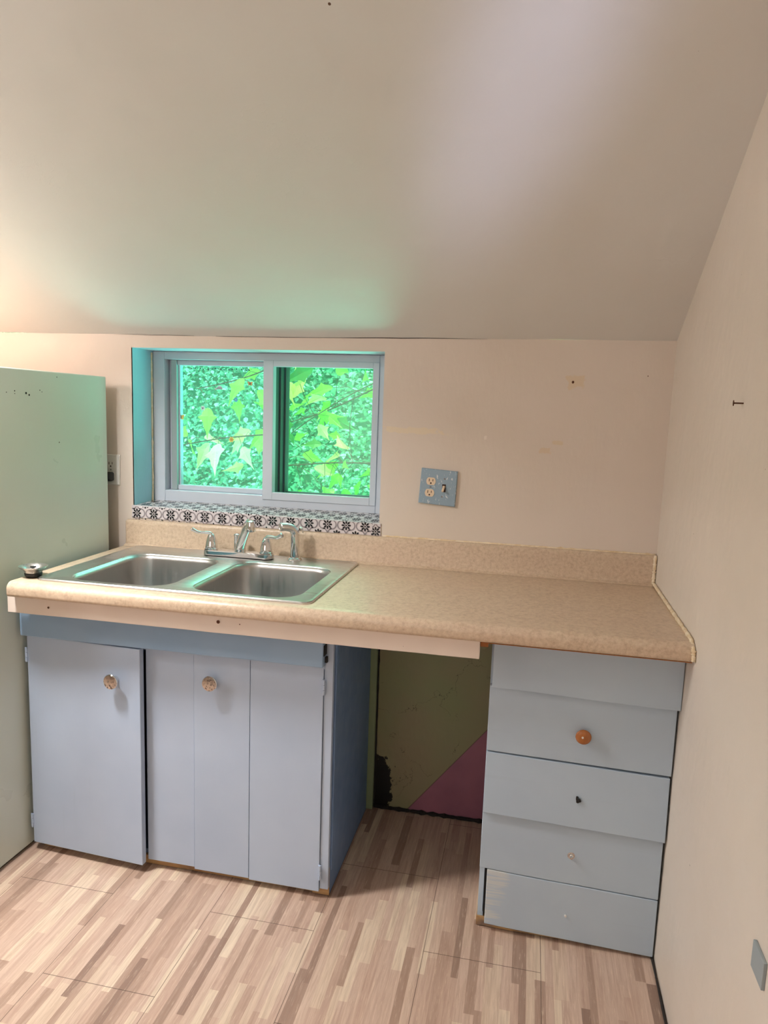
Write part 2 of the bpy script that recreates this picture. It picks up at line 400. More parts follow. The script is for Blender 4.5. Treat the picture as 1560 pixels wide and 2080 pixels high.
def lathe(bm, c, axis, prof, n=32, mi=0, cap=True):
    """prof: list of (radius, height along axis)"""
    c = Vector(c); ax = Vector(axis).normalized(); u = ax.orthogonal().normalized(); v = ax.cross(u)
    rings = [[c + ax * h + (u * math.cos(2 * PI * i / n) + v * math.sin(2 * PI * i / n)) * max(r, 1e-5) for i in range(n)] for r, h in prof]
    ring_bridge(bm, rings, True, cap, cap, mi)
    return bm
def tube(bm, pts, rad, n=16, mi=0, sx=1.0, cap=True):
    """tube along pts with per point radius (float or (a,b) ellipse)"""
    P = [Vector(p) for p in pts]; rings = []
    t0 = (P[1] - P[0]).normalized(); u = t0.orthogonal().normalized()
    if abs(t0.z) < .9: u = (Vector((0, 0, 1)) - t0 * t0.z).normalized()
    for i, p in enumerate(P):
        t = ((P[min(i + 1, len(P) - 1)] - P[max(i - 1, 0)])).normalized()
        u = (u - t * u.dot(t)).normalized(); v = t.cross(u)
        r = rad[i] if isinstance(rad, (list, tuple)) else rad
        a, b = r if isinstance(r, (list, tuple)) else (r, r)
        rings.append([p + u * a * math.cos(2 * PI * k / n) + v * b * math.sin(2 * PI * k / n) for k in range(n)])
    ring_bridge(bm, rings, True, cap, cap, mi); return bm
def spline(pts, n=6):
    P = [Vector(p) for p in pts]; out = []
    for i in range(len(P) - 1):
        p0 = P[max(i - 1, 0)]; p1 = P[i]; p2 = P[i + 1]; p3 = P[min(i + 2, len(P) - 1)]
        for k in range(n):
            t = k / n
            out.append(.5 * ((2 * p1) + (p2 - p0) * t + (2 * p0 - 5 * p1 + 4 * p2 - p3) * t * t + (3 * p1 - p0 - 3 * p2 + p3) * t ** 3))
    out.append(P[-1]); return out
def rrect(x0, x1, y0, y1, r, z, n=8):
    pts = []
    for cx, cy, a0 in ((x1 - r, y1 - r, 0), (x0 + r, y1 - r, PI / 2), (x0 + r, y0 + r, PI), (x1 - r, y0 + r, 1.5 * PI)):
        for k in range(n + 1):
            a = a0 + PI / 2 * k / n; pts.append(Vector((cx + r * math.cos(a), cy + r * math.sin(a), z)))
    return pts

# ================================================================== STRUCTURE
WX0, WX1, WZ0, WZ1 = -1.829, -0.9055, 1.048, 1.6165   # window opening
HC = 1.6625; SL = 0.5445; XL = -3.9; YR = -4.0; YC = -1.36; ZC = HC - SL * YC
# back wall with its opening
bm = bmesh.new()
for a in ((XL, WX0, 0, .2, 0, HC), (WX1, .012, 0, .2, 0, HC), (WX0, WX1, 0, .2, 0, 1.030), (WX0, WX1, 0, .2, WZ1, HC)): box(bm, *a)
bmesh.ops.remove_doubles(bm, verts=bm.verts, dist=1e-5)
struct(obj('wall_back', bm, M['wall_back']))
# right wall, slightly out of true
bm = bmesh.new()
box(bm, 0, .15, YR, .2, 0, 2.6)
for v in bm.verts:
    if v.co.x < .01: v.co.x += -.0065 * (-v.co.y) + .0067 * (v.co.z - .9)
struct(obj('wall_right', bm, M['wall']))
struct(obj('wall_left', bx(XL - .15, XL, YR, .2, 0, 2.6), M['wall']))
struct(obj('wall_rear', bx(XL, 0, YR - .15, YR, 0, 2.6), M['wall']))
struct(obj('floor', bx(XL, .0, YR, 0, -.08, 0), M['floor']))
# sloped ceiling that flattens out above the camera; its lower edge sags a little at the wall
bm = bmesh.new(); NX, NY = 90, 16; top = []
def ceil_z(x, y):
    z = HC - SL * y if y > YC else ZC
    if y > YC:
        sag = .0045 * noise.noise(Vector((x * 2.3, y * 2.0, 3.1))) + .0045 * math.exp(-((x + 1.35) / .35) ** 2) * math.exp(y * 9) * -1
        z += sag * min(1, (y - YC) * 3) - (.0025 * (-x))*0
    return z
ys = [0.0 + YC * k / NY for k in range(NY + 1)] + [YR]
for y in ys: top.append([bm.verts.new((XL + (0.02 - XL) * i / NX, y, ceil_z(XL + (-XL) * i / NX, y))) for i in range(NX + 1)])
for a, b in zip(top, top[1:]):
    for i in range(NX): bm.faces.new((a[i], b[i], b[i + 1], a[i + 1]))
r = bmesh.ops.extrude_face_region(bm, geom=bm.faces[:], use_keep_orig=True)
for g in r['geom']:
    if isinstance(g, bmesh.types.BMVert): g.co.z += .12
bmesh.ops.recalc_face_normals(bm, faces=bm.faces)
struct(obj('ceiling', bm, M['ceiling'], smooth='auto'))
# dark joint and caulk runs
bm = bmesh.new()
pts = [(-.58 - 1.35 * k / 40, .0, HC - .001) for k in range(41)]
tube(bm, [(-1.9 + .07 * k, -.001, HC - .0015 + .002 * noise.noise(Vector((k * .7, 0, 0))) - .002 * math.exp(-((k - 9) / 5) ** 2)) for k in range(20)], [.0016 * math.sin(PI * (k + .3) / 20) for k in range(20)], 6)
struct(obj('trim_1', bm, M['gap']), 'dark crack where the sloped ceiling meets the wall above the window')
def bead(name, path, rad, label, seed=0, k=70):
    P = [Vector(p) for p in path]; pts = []; rr = []
    tot = len(P) - 1
    for i in range(k + 1):
        s = i / k * tot; j = min(int(s), tot - 1); p = P[j].lerp(P[j + 1], s - j)
        pts.append(p); rr.append(rad * (1 + .8 * noise.noise(Vector((i * .8, seed, 0)))))
    bm = bmesh.new(); tube(bm, pts, rr, 8)
    return struct(obj(name, bm, M['caulk'], smooth=True), label)
bead('trim_2', [(-.89, -.004, .9965), (-.004, -.004, .9965)], .0036, 'cream caulk line along the top of the backsplash', 3)
bead('trim_3', [(-.006, -.022, .997), (-.006, -.024, .908), (-.0075, -.30, .905), (-.009, -.60, .903), (-.010, -.638, .885), (-.009, -.642, .862)], .0052, 'cream caulk between worktop and right wall', 9, 110)
bead('trim_4', [(WX0 + .002, .128, 1.61), (WX0 + .002, .128, 1.10), (WX0 + .004, .122, 1.052)], .004, 'caulk down the left edge of the window frame', 4)
# timber post between the cabinet and the wall
o = struct(obj('trim_5', rough_edge(bx(-.918, -.893, -.02, 0, 0, .86), .001, 20, 2), NT('pale_green_post', .6, 0, lin(140, 156, 120)).m, bevel=.0015), 'pale green upright board at the back wall under the worktop')
bm = bmesh.new(); tube(bm, [(-.8905, -.001, .02 + .82 * k / 40) for k in range(41)], [.0035 + .003 * abs(noise.noise(Vector((k * .6, 2, 2)))) for k in range(41)], 6)
struct(obj('trim_6', bm, M['gap']), 'black crack beside the green upright board')
bm = bmesh.new(); tube(bm, [(-.89 + .41 * k / 40, -.004, .006) for k in range(41)], [.007 + .005 * noise.noise(Vector((k * .5, 5, 2))) for k in range(41)], 6)  # near-black strip standing in for the shade in the floor gap
struct(obj('foot_gap_shade_back', bm, M['gap']), 'dark gap along the foot of the back wall')
bm = bmesh.new(); tube(bm, [(-.012 -.0055 * k/40*1.6, -.05 - 1.7 * k / 40, .003) for k in range(41)], [.003 + .0015 * noise.noise(Vector((k * .5, 8, 2))) for k in range(41)], 6)  # dark strip painted as the shaded gap below the right wall
struct(obj('foot_gap_shade_right', bm, M['gap']), 'dark gap along the foot of the right wall')

# ================================================================== WINDOW
win = bpy.data.objects.new('window_1', None); COL.objects.link(win); win.location = (-1.367, .14, WZ0); struct(win)
win['label'] = 'sliding window with pale blue frame set deep in the back wall'
bm = bmesh.new()                                        # painted lining of the recess
box(bm, WX0 - .004, WX0 + .0005, .0, .20, WZ0, WZ1)
obj('window_reveal', bm, M['teal'], win, label='teal painted left side of the recess')
bm = bmesh.new(); box(bm, WX0, WX1, .0015, .20, WZ1 - .0005, WZ1 + .003); box(bm, WX1 - .0005, WX1 + .003, .0015, .20, WZ0, WZ1)
obj('window_reveal', bm, M['winpaint'], win)
FY = .136
FXL, FXR, FZB, FZT = WX0 + .002, WX1 - .001, 1.0315, WZ1 - .001
bm = bmesh.new()
box(bm, FXL, -1.780, FY, FY + .066, FZB, FZT)
box(bm, -.951, FXR, FY, FY + .15, FZB, FZT)
box(bm, -1.780, -.951, FY, FY + .15, 1.587, FZT)
box(bm, -1.780, -.951, FY, FY + .15, FZB, 1.094)
obj('window_frame', bm, M['winpaint'], win, bevel=.0025)
# left sash, set back in the frame
bm = bmesh.new(); SY = .165
for a in ((-1.779, -1.736, SY + .01, SY + .035, 1.0945, 1.5865), (-1.385, -1.36, SY, SY + .03, 1.0945, 1.5865), (-1.741, -1.385, SY, SY + .03, 1.568, 1.5865), (-1.741, -1.385, SY, SY + .03, 1.0945, 1.113)): box(bm, *a)
sl = obj('window_sash', bm, M['winpaint'], win, bevel=.0015)
bm = bmesh.new()
for a in ((-1.763, -1.741, SY - .008, SY + .0095, 1.0945, 1.5865),): box(bm, *a)
obj('window_track', bm, M['sash'], win, bevel=.001)
GL = obj('glass', bx(-1.742, -1.384, SY + .018, SY + .021, 1.112, 1.570), M['glass_l'], sl)
# middle upright and the right hand frame, flush with the face
bm = bmesh.new()
box(bm, -1.3835, -1.345, FY - .004, FY + .028, 1.080, 1.590)
box(bm, -1.345, -.9735, FY - .004, FY + .02, 1.568, 1.590); box(bm, -1.345, -.9735, FY - .004, FY + .02, 1.080, 1.108)
box(bm, -.9735, -.951, FY - .004, FY + .02, 1.080, 1.590)
obj('window_mullion', bm, M['winpaint'], win, bevel=.0015)
# deep dark track at the left of the right pane and right sash
bm = bmesh.new()
for k, (a, b) in enumerate(((FY + .028, FY + .062), (FY + .064, FY + .10), (FY + .102, FY + .145))):
    box(bm, -1.360 + .0 * k, -1.3452 + .006 * k, a, b, 1.0945, 1.5865)
obj('window_track', bm, M['darktrack'], win, bevel=.001, label='dark jamb channel left of the right pane')
GY = FY + .125
bm = bmesh.new()
for a in ((-.990, -.951, GY - .02, GY + .02, 1.0945, 1.5865), (-1.333, -.99, GY - .01, GY + .02, 1.576, 1.5865), (-1.333, -.99, GY - .01, GY + .02, 1.0945, 1.100)): box(bm, *a)
sr = obj('window_sash', bm, M['darktrack'], win, bevel=.001)
obj('glass', bx(-1.334, -.989, GY + .004, GY + .007, 1.099, 1.577), M['glass_r'], sr)

# sill covered in patterned tile sheet
def clip(poly, x0, x1, y0, y1):
    for ax, lim, sg in ((0, x0, 1), (0, x1, -1), (1, y0, 1), (1, y1, -1)):
        out = []
        for i in range(len(poly)):
            a, b = poly[i - 1], poly[i]
            da, db = sg * (a[ax] - lim), sg * (b[ax] - lim)
            if (da >= 0) != (db >= 0):
                t = da / (da - db); out.append((a[0] + (b[0] - a[0]) * t, a[1] + (b[1] - a[1]) * t))
            if db >= 0: out.append(b)
        poly = out
        if len(poly) < 3: return []
    return poly
def flower(cx, cy, s):
    P = []
    for k in range(8):
        a = k * PI / 4; L0, L1, w = .27 * s, 1.0 * s, .185 * s; c, d = math.cos(a), math.sin(a)
        q = []
        for j in range(10):
            t = 2 * PI * j / 10; u = (L0 + L1) / 2 + (L1 - L0) / 2 * math.cos(t); v = w * math.sin(t) * (1.0 - .25 * math.cos(t)*-1)
            q.append((cx + u * c - v * d, cy + u * d + v * c))
        P.append((2, q))
    P.append((2, [(cx + .17 * s * math.cos(t * PI / 5), cy + .17 * s * math.sin(t * PI / 5)) for t in range(10)]))
    return P
def arc(cx, cy, r, a0, a1, w, n=12):
    P = []
    for k in range(n):
        s, e = a0 + (a1 - a0) * k / n, a0 + (a1 - a0) * (k + 1) / n
        P.append((1, [(cx + (r - w) * math.cos(s), cy + (r - w) * math.sin(s)), (cx + (r + w) * math.cos(s), cy + (r + w) * math.sin(s)),
                      (cx + (r + w) * math.cos(e), cy + (r + w) * math.sin(e)), (cx + (r - w) * math.cos(e), cy + (r - w) * math.sin(e))]))
    return P
PITCH = .0672
def motif(cx, cy):
    s = PITCH / 2; w = .0022
    P = flower(cx, cy, .0170)
    r = s * .48
    for sx in (1, -1):
        P += arc(cx + sx * s * .44, cy, r, (-.62 * PI) if sx > 0 else .38 * PI, (.62 * PI) if sx > 0 else 1.62 * PI, w)
    for sy in (1, -1):       # ogee tops
        for sx in (1, -1):
            P += arc(cx + sx * s * .62, cy + sy * s * .98, s * .60, PI if sx > 0 else 0, (PI + sy * .42 * PI) if sx > 0 else (-sy * .42 * PI), w, 7)
    return P
def pattern_face(bm, x0, x1, v0, v1, ox, ov, fn):
    i0 = int((x0 - ox) / PITCH) - 2; i1 = int((x1 - ox) / PITCH) + 2
    j0 = int((v0 - ov) / PITCH) - 2; j1 = int((v1 - ov) / PITCH) + 2
    for i in range(i0, i1 + 1):
        for j in range(j0, j1 + 1):
            for (a, b, main) in ((ox + i * PITCH, ov + j * PITCH, True), (ox + (i + .5) * PITCH, ov + (j + .5) * PITCH, False)):
                P = motif(a, b) if main else flower(a, b, .0160)
                for mi, q in P:
                    c = clip(q, x0, x1, v0, v1)
                    if len(c) >= 3:
                        try: bm.faces.new([bm.verts.new(fn(u, v, mi)) for u, v in c]).material_index = mi
                        except ValueError: pass
bm = bmesh.new()
SX0, SX1 = -1.838, -.8995; ZF0, ZT = .9960, WZ0
sill_top = lambda x: 1.0475 - .009 * (x - SX0) / (SX1 - SX0)
n0 = len(bm.verts)
vs = []
N = 40
fr = [[bm.verts.new((SX0 + (SX1 - SX0) * k / N, y, z(SX0 + (SX1 - SX0) * k / N))) for k in range(N + 1)] for y, z in
      ((-.003, lambda x: ZF0 + .006 * math.exp(-((x-SX0)/.3)**2) ), (-.0035, lambda x: sill_top(x) - .0015), (-.0015, lambda x: sill_top(x)), (.1345, lambda x: 1.0525))]
for a, b in zip(fr, fr[1:]):
    for k in range(N): bm.faces.new((a[k], a[k + 1], b[k + 1], b[k])).material_index = 0
CUT = -1.306
front = lambda u, v, mi: (u, -.0039 - .0002 * mi, v)
pattern_face(bm, SX0 + .001, CUT, ZF0 + .001, 1.044, -1.817, 1.0195, front)
pattern_face(bm, CUT, -.928, ZF0 + .001, 1.0395, -1.290, 1.0250, front)
pattern_face(bm, -.928, SX1 - .001, ZF0 + .001, 1.036, -.917, 1.0100, front)
def topf(u, v, mi): return (u, v, sill_top(u) + .0004 + .0002 * mi + (1.0525 - sill_top(u)) * (v + .0015) / .136)
pattern_face(bm, SX0 + .012, SX1 - .010, -.001, .132, -1.80, .03, topf)
sill = obj('window_sill', bm, [M['sill_white'], M['sill_grey'], M['sill_black']], win, label='sill covered with black and grey flower patterned tile sheet')
bm = bmesh.new(); box(bm, WX0, WX1, 0.0, .134, 1.0305, 1.0365); obj('sill_board', bm, M['caulk'], win)

# clings on the left pane (on the room side of the glass)
gy = SY + .0165
def pane(u, v):   # photo pixel -> point on the pane plane
    d = Vector((R[0][0], R[1][0], R[2][0])) * ((u - 780) / 1442.37) + Vector((R[0][1], R[1][1], R[2][1])) + Vector((R[0][2], R[1][2], R[2][2])) * (-(v - 1040) / 1442.37)
    t = (gy + 2.3561) / d.y
    return (-.4104 + d.x * t, gy, 1.4126 + d.z * t)
def flat_poly(bm, cx, cz, pts, y, mi=0):
    f = [bm.verts.new((cx + a, y, cz + b)) for a, b in pts]; g = [bm.verts.new((cx + a, y + .0012, cz + b)) for a, b in pts]
    bm.faces.new(f).material_index = mi; bm.faces.new(list(reversed(g))).material_index = mi
    for i in range(len(f)): bm.faces.new((f[i - 1], f[i], g[i], g[i - 1])).material_index = mi
def ell(a, b, ox=0, oz=0, rot=0, n=14):
    return [(ox + a * math.cos(t) * math.cos(rot) - b * math.sin(t) * math.sin(rot), oz + a * math.cos(t) * math.sin(rot) + b * math.sin(t) * math.cos(rot)) for t in [2 * PI * k / n for k in range(n)]]
CY = NT('cling_yellow', .5, 0, lin(236, 214, 120)).m; CW = NT('cling_white', .5, 0, lin(224, 236, 240)).m
CB = NT('cling_blue', .5, 0, lin(88, 196, 236)).m; CK = NT('cling_dark', .5, 0, lin(40, 90, 90)).m; CO = NT('cling_orange', .5, 0, lin(226, 170, 110)).m
def cling(label, px, polys, mats):
    x, _, z = pane(*px); bm = bmesh.new()
    for k, (mi, p) in enumerate(polys): flat_poly(bm, x, z, p, gy - .0013 * (0 if mi == 0 else 1), mi)
    tag(obj('window_sticker', bm, mats, loc=(x, gy, z)), label, 'sticker', 'clings on the left window pane')
bfly = lambda s: [(0, ell(.0075 * s, .005 * s, -.006 * s, .003 * s, -.5)), (0, ell(.0075 * s, .005 * s, .006 * s, .003 * s, .5)), (0, ell(.005 * s, .004 * s, -.005 * s, -.005 * s, .5)), (0, ell(.005 * s, .004 * s, .005 * s, -.005 * s, -.5)), (1, ell(.0012 * s, .008 * s))]
cling('small yellow butterfly sticker low at the left edge of the left pane', (368, 847), bfly(1.0), [CY, CK])
cling('small orange butterfly sticker near the top right of the left pane', (508, 779), bfly(.8), [CO, CK])
cling('blue raindrop sticker at the upper left edge of the left pane', (365, 786), [(0, [(0, .013), (.004, .003), (.0045, -.003), (.002, -.008), (-.002, -.008), (-.0045, -.003), (-.004, .003)])], [CB])
dome = [(.012 * math.cos(PI * k / 12), .014 * math.sin(PI * k / 12)) for k in range(13)]
cling('white domed hedgehog-like sticker with stripes in the left pane', (446, 791), [(0, dome), (0, ell(.005, .004, -.014, .002))] + [(1, [(-.008 + .004 * k, .0005), (-.0072 + .004 * k, .0005), (-.0072 + .004 * k, .009), (-.008 + .004 * k, .009)]) for k in range(5)], [CW, CK])
cling('white daisy sticker on a thin stem in the left pane', (412, 829), [(0, ell(.004, .003, .0055 * math.cos(a), .0055 * math.sin(a), a)) for a in [k * PI / 3 for k in range(6)]] + [(1, ell(.002, .002)), (0, [(-.004, -.006), (-.0033, -.006), (-.005, -.03), (-.0057, -.03)])], [CW, CK])
cling('light blue flower sticker right of the striped dome sticker', (479, 812), [(0, ell(.004, .003, .0055 * math.cos(a), .0055 * math.sin(a), a)) for a in [k * PI / 3 for k in range(6)]] + [(1, ell(.002, .002))], [CB, CW])
cling('pale flower sticker low in the middle of the left pane', (470, 893), [(0, ell(.005, .0035, .006 * math.cos(a), .006 * math.sin(a), a)) for a in [k * PI / 3 for k in range(6)]] + [(1, ell(.0025, .0025))], [CY, CO])
x, _, z = pane(447, 750); bm = bmesh.new()
for k in range(15):
    xx = -.115 + .235 * k / 14 + random.uniform(-.004, .004)
    flat_poly(bm, x, z, ell(.0028, .0026, xx, .002 * math.sin(k * 1.3)), gy)
    flat_poly(bm, x, z, ell(.0035, .0008, xx + .008, .002, .9 * (-1) ** k, 6), gy)
tag(obj('window_sticker', bm, [CK], loc=(x, gy, z)), 'row of dark dots and leaves sticker along the top of the left pane', 'sticker')

# ================================================================== WORKTOP
CL = -1.857; CR = -.0065
hx0, hx1, hy0, hy1 = -1.785, -.975, -.572, -.045
ctop = thing('kitchen_worktop', 'beige speckled laminate worktop with rounded front edge along the back wall', 'countertop', (-.93, -.32, .855))
prof = []
def P_(y, z): prof.append((y, z))
P_(-.0005, .858); P_(-.0005, .9)
P_(hy1, .9); HI1 = len(prof) - 1
P_(hy0, .9); HI0 = len(prof) - 1
P_(-.600, .9)
for k in range(1, 9):
    a = PI / 2 * k / 8; P_(-.613 - .022 * math.sin(a), .878 + .022 * math.cos(a))
P_(-.635, .866)
for k in range(1, 5):
    a = PI / 2 * k / 4; P_(-.625 - .010 * math.cos(a), .866 - .010 * math.sin(a))
P_(-.600, .856); P_(-.596, .862); P_(hy0, .862); P_(hy1, .862)
xs = [CL, CL + .003, hx0, hx1] + [hx1 + (CR - hx1) * k / 8 for k in range(1, 9)]
bm = bmesh.new()
rows = []
for i, x in enumerate(xs):
    s = .004 if i == 0 else 0
    rows.append([bm.verts.new((x, y + (s if y < -.6 else 0), z + (-s if z > .88 else (s if y<-.59 else 0)))) for y, z in prof])
n = len(prof)
for i in range(len(xs) - 1):
    for j in range(n):
        k = (j + 1) % n
        hole = (xs[i] >= hx0 - 1e-6 and xs[i + 1] <= hx1 + 1e-6)
        if hole and j in (HI1, n - 2): continue
        bm.faces.new((rows[i][j], rows[i + 1][j], rows[i + 1][k], rows[i][k]))
bm.faces.new(rows[0]); bm.faces.new(list(reversed(rows[-1])))
# inner walls of the cut-out
a, b = rows[2], rows[3]
for (p, q, r_, s_) in ((a[HI1], b[HI1], b[n - 1], a[n - 1]), (a[HI0], b[HI0], b[n - 2], a[n - 2]), (a[HI1], a[HI0], a[n - 2], a[n - 1]), (b[HI1], b[HI0], b[n - 2], b[n - 1])):
    try: bm.faces.new((p, q, r_, s_))
    except ValueError: pass
bmesh.ops.recalc_face_normals(bm, faces=bm.faces)
obj('top', bm, M['laminate'], ctop, smooth='auto')
bm = bmesh.new(); bp_ = [(-.0005, .9005), (-.0005, .995), (-.012, .9955), (-.0165, .9935), (-.0195, .989), (-.021, .98), (-.021, .915), (-.023, .907), (-.030, .9035), (-.040, .9005)]
rows = []
bxs = [CL, CL + .006] + [CL + .006 + (CR - CL - .006) * k / 20 for k in range(1, 21)]
for i, x in enumerate(bxs):
    s = .005 if i == 0 else 0
    rows.append([(x, y + (s if y < -.018 else 0), z - (s if z > .985 else 0) + .0015 * noise.noise(Vector((x * 4, 1, 1))) * (z > .95)) for y, z in bp_])
ring_bridge(bm, rows, True, True, True); bmesh.ops.recalc_face_normals(bm, faces=bm.faces)
obj('backsplash', bm, M['laminate'], ctop, smooth='auto')
# white batten under the front edge
bm = rough_edge(bx(-1.881, -.508, -.600, -.578, .801, .8555), .0012, 40)
obj('support_strip', bm, M['trimwhite'], ctop, bevel=.0012, label='white painted batten below the front edge')
for (x, z, r_) in ((-1.745, .826, .0032), (-1.22, .833, .005), (-1.157, .832, .0016)):
    bm = bmesh.new(); lathe(bm, (x, -.6015, z), (0, -1, 0), [(r_, 0), (r_, .0008)], 10); obj('nail_hole', bm, M['rust'], ctop)
# raw orange wood block at the end of the batten
obj('support_block', bx(-.507, -.487, -.590, -.545, .832, .8555), M['knobwood'], ctop, bevel=.001)
obj('underside_edge', bx(-.486, -.009, -.630, -.60, .8548, .8562), M['knobwood'], ctop)

# ================================================================== SINK
snk = thing('kitchen_sink', 'stainless steel double bowl sink let into the worktop under the window', 'sink', (-1.38, -.31, .9))
ox0, ox1, oy0, oy1 = -1.800, -.962, -.590, -.030
zr = .9035
bm = bmesh.new()
outer = [rrect(ox0, ox1, oy0, oy1, .028, .9003), rrect(ox0, ox1, oy0, oy1, .028, .9035), rrect(ox0 + .003, ox1 - .003, oy0 + .003, oy1 - .003, .026, .9065),
         rrect(ox0 + .011, ox1 - .011, oy0 + .011, oy1 - .011, .021, .9065), rrect(ox0 + .016, ox1 - .016, oy0 + .016, oy1 - .016, .017, zr)]
Ro = ring_bridge(bm, outer)
bowls = ((-1.738, -1.402, -.556, -.140), (-1.350, -1.012, -.556, -.140))
fills = [Ro[-1]]
for (a, b, c, d) in bowls:
    rr = ring_bridge(bm, [rrect(a, b, c, d, .075, zr, 10), rrect(a + .004, b - .004, c + .004, d - .004, .071, zr - .0012, 10), rrect(a + .007, b - .007, c + .007, d - .007, .068, zr - .005, 10)])
    fills.append(rr[0])
edges = []
for ring in fills:
    for i in range(len(ring)):
        e = bm.edges.get((ring[i - 1], ring[i])); edges.append(e)
bmesh.ops.triangle_fill(bm, use_beauty=True, use_dissolve=False, edges=edges, normal=(0, 0, 1))
bmesh.ops.recalc_face_normals(bm, faces=bm.faces)
obj('rim', bm, M['steel'], snk, smooth='auto')
for (a, b, c, d) in bowls:
    bm = bmesh.new(); rings = []
    a, b, c, d = a + .0068, b - .0068, c + .0068, d - .0068
    for k, (ins, z, rad) in enumerate([(0, -.0045, .068), (.002, -.02, .068), (.006, -.08, .066), (.010, -.13, .064), (.016, -.152, .06), (.026, -.165, .055), (.042, -.172, .045), (.10, -.175, .03)]):
        rings.append(rrect(a + ins, b - ins, c + ins, d - ins, max(rad, .01), .9035 + z, 10))
    cx, cy = (a + b) / 2, (c + d) / 2
    nn = len(rings[0])
    rings.append([Vector((cx + .045 * math.cos(2 * PI * (i + .5) / nn + 0), cy + .045 * math.sin(2 * PI * (i + .5) / nn), .9035 - .178)) for i in range(nn)])
    ring_bridge(bm, rings)
    bowl = obj('bowl', bm, M['bowl'], snk, smooth=True)
    sm = bowl.modifiers.new('thick', 'SOLIDIFY'); sm.thickness = .001; sm.offset = 1
    bm = bmesh.new(); lathe(bm, (cx, cy, .9035 - .19), (0, 0, 1), [(.043, .0), (.0455, .0125), (.040, .0135), (.036, .009), (.012, .008), (.0, .0085)], 28)
    obj('drain', bm, M['steel'], bowl, smooth='auto')

# ================================================================== FAUCET
fc = thing('kitchen_faucet', 'chrome two handle faucet on the sink deck between the bowls', 'faucet', (-1.383, -.085, .9066))
bm = bmesh.new(); ring_bridge(bm, [rrect(-1.510, -1.256, -.112, -.058, .026, z, 8) for z in (.9066, .921)] + [rrect(-1.508, -1.258, -.110, -.060, .024, .9235, 8), rrect(-1.503, -1.263, -.105, -.065, .019, .9245, 8)], True, True, True)
obj('deck_plate', bm, M['chrome'], fc, smooth='auto')
for sx, hx in ((-1, -1.484), (1, -1.282)):
    bm = bmesh.new(); lathe(bm, (hx, -.085, .9245), (0, 0, 1), [(.0235, 0), (.0235, .003), (.0215, .0045), (.0215, .010), (.020, .022), (.0165, .036), (.0125, .046), (.009, .052), (.004, .0545), (0, .055)], 28)
    hb = obj('handle', bm, M['chrome'], fc, smooth='auto')
    bm = bmesh.new(); pts = spline([(hx + sx * .000, -.085, .966), (hx + sx * .003, -.086, .978), (hx + sx * .020, -.092, .9815), (hx + sx * .042, -.099, .982), (hx + sx * .058, -.104, .990), (hx + sx * .064, -.106, .994)], 6)
    m_ = len(pts); tube(bm, pts, [(.0075 - .0035 * min(1, i / m_ * 2) + .0035 * max(0, i / m_ * 2 - 1), .0085 - .003 * min(1, i / m_ * 2) + .0042 * max(0, i / m_ * 2 - 1)) for i in range(m_)], 14)
    obj('lever', bm, M['chrome'], hb, smooth=True)
bm = bmesh.new(); lathe(bm, (-1.376, -.088, .9245), (0, 0, 1), [(.0195, 0), (.0195, .003), (.0175, .004), (.0175, .014), (.014, .016)], 28)
pts = spline([(-1.376, -.088, .930), (-1.370, -.096, .946), (-1.348, -.124, .982), (-1.320, -.160, 1.022), (-1.306, -.178, 1.038), (-1.299, -.187, 1.040)], 6)
tube(bm, pts, [(.0145, .0185 - .004 * i / len(pts)) for i in range(len(pts))], 18)
sp_ = obj('spout', bm, M['chrome'], fc, smooth='auto')
bm = bmesh.new(); lathe(bm, (-1.296, -.190, 1.013), (0, 0, 1), [(.0115, 0), (.0145, .001), (.0152, .004), (.0152, .030), (.0135, .035), (.006, .0375), (0, .038)], 24)
obj('spout_outlet', bm, M['chrome'], sp_, smooth='auto')
bm = bmesh.new(); lathe(bm, (-1.392, -.078, .9245), (0, 0, 1), [(.0105, 0), (.0105, .048), (.0112, .049), (.0122, .053), (.0105, .057), (.004, .059), (0, .0592)], 24)
obj('diverter_cap', bm, M['chrome'], fc, smooth='auto')
sy_ = thing('side_sprayer', 'chrome pull-out side sprayer standing right of the faucet', 'sprayer', (-1.183, -.073, .9035))
bm = bmesh.new(); lathe(bm, (-1.183, -.073, .9035), (0, 0, 1), [(.026, 0), (.026, .003), (.0235, .0065), (.020, .010), (.017, .011)], 28)
obj('base', bm, M['chrome'], sy_, smooth='auto')
bm = bmesh.new(); pts = spline([(-1.183, -.073, .912), (-1.183, -.073, .95), (-1.183, -.073, .985), (-1.184, -.074, 1.002), (-1.192, -.083, 1.015), (-1.206, -.098, 1.021), (-1.220, -.113, 1.022)], 7)
m_ = len(pts); tube(bm, pts, [(.0155, .0155) if i < m_ * .55 else (.0145, .0150) for i in range(m_)], 20)
sb = obj('spray_body', bm, M['chrome'], sy_, smooth=True)
bm = bmesh.new(); tube(bm, [(-1.170, -.063, 1.018), (-1.163, -.058, 1.010), (-1.160, -.056, .998)], [(.003, .007), (.004, .007), (.002, .006)], 10)
obj('trigger', bm, M['chrome'], sb, smooth=True)
bm = bmesh.new(); lathe(bm, (-1.2200, -.1130, 1.0220), Vector((-.68, -.73, -.05)), [(.0145, 0), (.0125, .002), (.010, .0022), (.009, .001), (0, .001)], 20)
obj('spray_face', bm, M['steel'], sb, smooth='auto')

